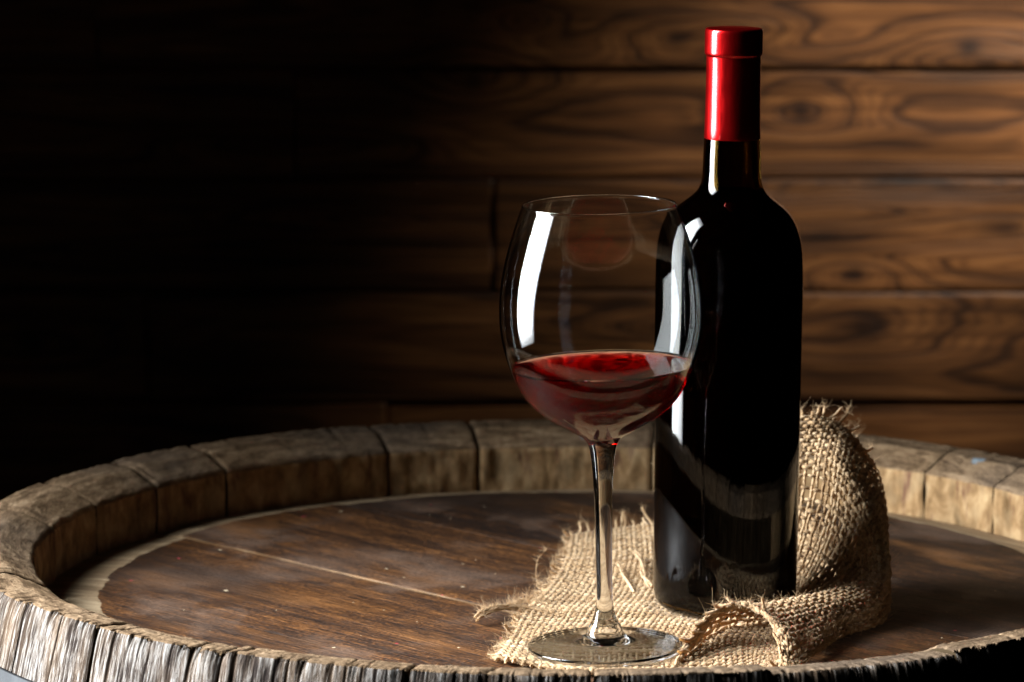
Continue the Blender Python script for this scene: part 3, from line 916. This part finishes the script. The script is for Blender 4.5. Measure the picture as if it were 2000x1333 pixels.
def loose(points, yarns, spread, rad, seed):
    r = np.random.default_rng(seed)
    P = lerp_profile(np.array(points), 14)
    T = Tubes()
    n = len(P)
    for k in range(yarns):
        a = r.random() * 6.28; q = np.linspace(0, 1, n)
        off = np.stack([np.cos(a + q * 9), np.sin(a + q * 9), np.sin(a * 2 + q * 7) * .8], -1) * spread * (0.6 + .8 * vnoise(q * 5, q * 0 + k, 3))[:, None]
        c = max(4, int(n * (0.80 + 0.2 * r.random())))
        Q = (P + off)[:c]; Q[:, 2] = np.maximum(Q[:, 2], 0.0011)
        T.add(Q, np.linspace(rad, rad * 0.7, c), r.random() * .5 + .5, sides=6, twist=2600, ph=r.random() * 6)
        for z in r.integers(0, c, 16): fuzz_src.append(Q[z])
    return T.build("loose_thread", M_JUTE, cloth, BTL)
# tassel at the left corner, stray ends elsewhere
loose([(0.0200, 2.0260, .0030), (0.0080, 2.0300, .0042), (-0.0040, 2.0270, .0062), (-0.0130, 2.0170, .0060), (-0.0190, 2.0090, .0028)], 7, 0.0012, 0.0008, 1)
loose([(0.0220, 2.0420, .0030), (0.0120, 2.0450, .0050), (0.0040, 2.0460, .0046), (0.0010, 2.0440, .0030)], 4, 0.0010, 0.0008, 2)
loose([(0.0735, 2.0800, .0040), (0.0700, 2.1100, .0060), (0.0690, 2.1400, .0085), (0.0650, 2.1550, .0095)], 2, 0.0010, 0.00085, 3)
loose([(0.0640, 2.0700, .0042), (0.0600, 2.1000, .0058), (0.0575, 2.1200, .0075), (0.0550, 2.1250, .0080)], 1, 0.0004, 0.0008, 4)
loose([(0.0160, 2.0850, .0030), (0.0130, 2.0950, .0055), (0.0140, 2.1150, .0120), (0.0190, 2.1280, .0150)], 1, 0.0001, 0.00018, 5)

# fuzz
def make_fuzz(count):
    r = np.random.default_rng(3)
    src = np.array(fuzz_src)
    idx = r.integers(0, len(src), count)
    ns = 6
    t = np.linspace(0, 1, ns)[None, :, None]
    p0 = src[idx][:, None, :]
    d = r.normal(size=(count, 1, 3)); d[..., 2] = np.abs(d[..., 2]) * 0.9 + 0.15
    d /= np.linalg.norm(d, axis=2)[..., None]
    b = r.normal(size=(count, 1, 3)) * 0.8
    c2 = r.normal(size=(count, 1, 3)) * 0.5
    L = (0.0010 + 0.0042 * r.random((count, 1, 1)) ** 2.2)
    P = p0 + L * (d * t + b * t * t * 0.6 + c2 * np.sin(t * 5) * 0.16)
    P[..., 2] = np.maximum(P[..., 2], 0.0006)
    ok = np.ones(count, bool)
    for (cx, cy, rr, zt) in ((GLX, GLY, 0.0395, 0.02), (BTL[0], BTL[1], 0.0378, 0.4)):
        inside = (np.hypot(P[..., 0] - cx, P[..., 1] - cy) < rr) & (P[..., 2] < zt)
        if cx == GLX: inside &= (P[..., 2] > 0.0026)
        ok &= ~inside.any(axis=1)
    P = P[ok]; L = L[ok]; count = len(P)
    T = np.gradient(P, axis=1); T /= np.linalg.norm(T, axis=2)[..., None] + 1e-12
    A = np.cross(T, np.array([0.31, 0.2, 0.93])); A /= np.linalg.norm(A, axis=2)[..., None] + 1e-12
    B = np.cross(T, A)
    rad = (0.000075 * (1 - 0.65 * t))
    th = np.array([0, 2.094, 4.189])
    V = P[:, :, None, :] + rad[:, :, None, :] * (np.cos(th)[None, None, :, None] * A[:, :, None, :] + np.sin(th)[None, None, :, None] * B[:, :, None, :])
    base = grid_faces(ns, 3, 0, close_m=True)
    F = (base[None] + (np.arange(count) * ns * 3)[:, None, None]).reshape(-1, 4)
    tone = np.repeat(r.random(count) * .6 + .4, ns * 3)
    o = mesh_obj("fuzz", V.reshape(-1, 3) - BTL, F, M_JUTE, cloth, attrs={"tone": tone, "ply": np.zeros(count * ns * 3)})
    tag(o, kind="stuff")
make_fuzz(38000)

# ------------------------------------------------------------------ wine bottle
bottle = tag(empty("wine_bottle", (BTL[0], BTL[1], 0.0030), (0, math.radians(0.47), 0)),
             "dark wine bottle with a glossy red capsule, standing on the burlap behind the glass", "bottle")
bp = [(0.0005, 0.0045), (0.016, 0.0030), (0.026, 0.0006), (0.0305, 0.0002), (0.0338, 0.0016), (0.0360, 0.0048), (0.0370, 0.0100), (0.0373, 0.020), (0.0374, 0.060), (0.0375, 0.110),
      (0.0376, 0.160), (0.03755, 0.172), (0.0371, 0.185), (0.0361, 0.1925), (0.0344, 0.1985), (0.0318, 0.2040), (0.0283, 0.2085), (0.0243, 0.2118), (0.0207, 0.2145), (0.0180, 0.2172), (0.0162, 0.2202), (0.01530, 0.2235), (0.01495, 0.2275), (0.01475, 0.235),
      (0.01435, 0.245), (0.0139, 0.262), (0.0137, 0.285), (0.0137, 0.287)]
bp = lerp_profile([(r, z - 0.0002) for r, z in bp], 6)
bp = np.vstack([bp, [(0.0144, 0.2880), (0.0145, 0.2890), (0.0145, 0.2985), (0.0140, 0.2995), (0.0100, 0.2995)]])
# inner wall above the liquid (neck), joined at the mouth
FILL = 0.2185
def r_bot(z):
    m = bp[20:-5]
    zz = m[:, 1]; return float(np.interp(z, zz, m[:, 0]))
inner_neck = [(0.0098, 0.2990)] + [(max(0.0098, min(r_bot(z) - 0.0034, 0.0115)) if z > 0.2245 else r_bot(z) - 0.0034, z) for z in np.linspace(0.297, FILL, 40) if z < 0.286 or True]
inner_neck = [(r, z) for r, z in inner_neck]
shell = np.vstack([bp, np.array(inner_neck)])
body = lathe("glass_body", shell, M_BOT, bottle, 160, cap0=True)
liq = [(0.0006, 0.0085), (0.020, 0.0065), (0.0300, 0.0050), (0.0330, 0.0070)] + [(r_bot(z) - 0.0034, z) for z in np.linspace(0.011, FILL, 90)]
lq = lathe("wine_fill", liq, M_LIQ, bottle, 128, cap0=True, cap1=True)
# foil capsule with its lip
cp = [(0.0141 + 0.00025, 0.2445), (0.01440, 0.2446), (0.01425, 0.250), (0.01405, 0.262), (0.01392, 0.275), (0.01392, 0.2862), (0.01400, 0.2868), (0.01445, 0.2872), (0.01478, 0.2879), (0.01482, 0.2890), (0.01482, 0.2985), (0.01470, 0.3000), (0.0143, 0.3006), (0.0128, 0.3008), (0.0006, 0.3008)]
cps = lathe("capsule", cp, M_CAP, bottle, 128, cap1=True)
ring = [(0.01393, 0.2858), (0.01415, 0.2859), (0.01418, 0.2863), (0.01393, 0.2864)]
# cork inside the neck
ck = lathe("cork", [(0.0006, 0.252), (0.0093, 0.252), (0.0096, 0.254), (0.0096, 0.296), (0.0006, 0.296)], M_CRUMB, bottle, 48, cap0=True, cap1=True)

# ------------------------------------------------------------------ wine glass
TILT = math.radians(-0.95)
glass = tag(empty("wine_glass", (GLX, GLY, 0.0028), (0, TILT, 0)),
            "tall balloon wine glass holding a little red wine, standing on burlap before the bottle", "wine glass")
go = [(0.0384, 0.0010), (0.03865, 0.0018), (0.0384, 0.0026), (0.0376, 0.0030), (0.0340, 0.0034), (0.0260, 0.0042), (0.0170, 0.0055), (0.0122, 0.0066), (0.0101, 0.0077), (0.0092, 0.0092),
      (0.0081, 0.0120), (0.0064, 0.0150), (0.0051, 0.0188), (0.0043, 0.0230), (0.00400, 0.0270), (0.00395, 0.034), (0.00410, 0.050), (0.00435, 0.068), (0.00480, 0.084), (0.0054, 0.093), (0.0061, 0.0990),
      (0.0068, 0.1025), (0.0080, 0.1052), (0.0104, 0.1077), (0.0148, 0.1102), (0.0223, 0.1143), (0.0313, 0.1202), (0.0374, 0.1264), (0.0422, 0.1346), (0.0458, 0.1443), (0.0479, 0.1510), (0.0493, 0.1583), (0.0500, 0.1668), (0.04995, 0.1720),
      (0.0491, 0.1825), (0.0472, 0.1929), (0.0459, 0.1982), (0.0416, 0.2119), (0.0378, 0.2220)]
outer = lerp_profile(go, 6)
def smooth_profile(P, zmin, n=160, it=14):
    P = np.asarray(P, float); k = int(np.argmax(P[:, 1] > zmin)); A, B = P[:k], P[k:]
    d = np.concatenate([[0], np.cumsum(np.linalg.norm(np.diff(B, axis=0), axis=1))])
    q = np.linspace(0, d[-1], n); B = np.stack([np.interp(q, d, B[:, 0]), np.interp(q, d, B[:, 1])], -1)
    for _ in range(it * 6):
        B[1:-1] = 0.25 * B[:-2] + 0.5 * B[1:-1] + 0.25 * B[2:]
    return np.vstack([A, B])
outer = smooth_profile(outer, 0.1095)
ZT = outer[-1][1]; RT = outer[-1][0]
bowl = outer[outer[:, 1] > 0.100]
def r_bowl(z): return np.interp(z, bowl[:, 1], bowl[:, 0])
gi = [(0.0003, 0.1088), (0.0050, 0.1092), (0.0105, 0.1107), (0.0210, 0.1158), (0.0302, 0.1216), (0.0363, 0.1277), (0.0410, 0.1355), (0.0446, 0.1448), (0.0467, 0.1514), (0.0481, 0.1585), (0.0488, 0.1668), (0.04873, 0.1720),
      (0.0479, 0.1825), (0.0460, 0.1929), (0.0447, 0.1982), (0.0405, 0.2119), (0.03665, 0.2220)]
inner = smooth_profile(lerp_profile(gi, 10), -1)
inner[:, 1] = np.maximum.accumulate(inner[:, 1] + np.arange(len(inner)) * 1e-9)
def r_inn(z):
    z = np.asarray(z, float)
    return np.interp(z, inner[:, 1], inner[:, 0]) + 0.00045 * np.clip((z - 0.1095) / 0.004, 0, 1)
ZB = 0.1088            # bottom of the inner bowl
SEG = 192
th = np.linspace(0, 2 * np.pi, SEG, endpoint=False)
LV = 0.1435            # wine level (local z on the axis)
def level(rr): return LV - rr * np.cos(th) * math.tan(-TILT) * -1
# glass mesh: underside, foot, stem, bowl outside, rolled rim, inside down to the wine line
under = lerp_profile([(0.0006, 0.0040), (0.0080, 0.0038), (0.0120, 0.0035), (0.0170, 0.0030), (0.0260, 0.0018), (0.0340, 0.0008), (0.0368, 0.0003), (0.0376, 0.0002), (0.0381, 0.0005)], 8)
rim = [(RT + 0.00005, ZT + 0.0006), (RT - 0.0002, ZT + 0.0009), (RT - 0.00055, ZT + 0.0009), (RT - 0.00080, ZT + 0.0004)]
prof = np.vstack([under, outer, rim])
rows_ = [np.stack([np.full(SEG, r) * np.cos(th), np.full(SEG, r) * np.sin(th), np.full(SEG, z)], -1) for r, z in prof]
zl = level(float(r_inn(LV)))
for q in np.linspace(0, 1, 50):
    z = (ZT - 0.0002) * (1 - q) + zl * q
    r = r_inn(z)
    rows_.append(np.stack([r * np.cos(th), r * np.sin(th), z], -1))
Vg = np.array(rows_)
F = [tuple(f) for f in grid_faces(len(rows_), SEG, close_m=True)[:, ::-1].tolist()]
F.append(tuple(range(SEG))[::-1])
gobj = mesh_obj("glass_body", Vg.reshape(-1, 3), F, M_GLASS, glass)
# wine: closed body; its side is the glass/wine boundary, its top the free surface with a small meniscus
wrows = []; surf = []
zbot = ZB
for q in np.linspace(0, 1, 60):
    qq = q ** 1.5
    z = zbot + (zl - zbot) * qq
    r = r_inn(z)
    r = np.maximum(r, 0.0003)
    wrows.append(np.stack([r * np.cos(th), r * np.sin(th), z], -1)); surf.append(0.0)
rl = r_inn(zl)
# duplicate ring so that the two boundaries get their own value
for dr, dzz in ((0.00002, -0.00001), (0.0006, -0.0007), (0.0014, -0.0011), (0.0030, -0.00135), (0.008, -0.0014), (0.016, -0.0014), (0.026, -0.0014), (0.036, -0.0014)):
    r = rl - dr
    z = LV + dzz + (zl - LV) * (r / rl)
    wrows.append(np.stack([r * np.cos(th), r * np.sin(th), z], -1)); surf.append(1.0)
Vw = np.array(wrows)
nw = len(wrows)
F = [tuple(f) for f in grid_faces(nw, SEG, close_m=True)[:, ::-1].tolist()]
F.append(tuple(range(SEG))[::-1]); F.append(tuple((nw - 1) * SEG + i for i in range(SEG)))
wobj = mesh_obj("wine", Vw.reshape(-1, 3), F, M_WINE, glass, attrs={"surface": np.repeat(np.array(surf), SEG)})
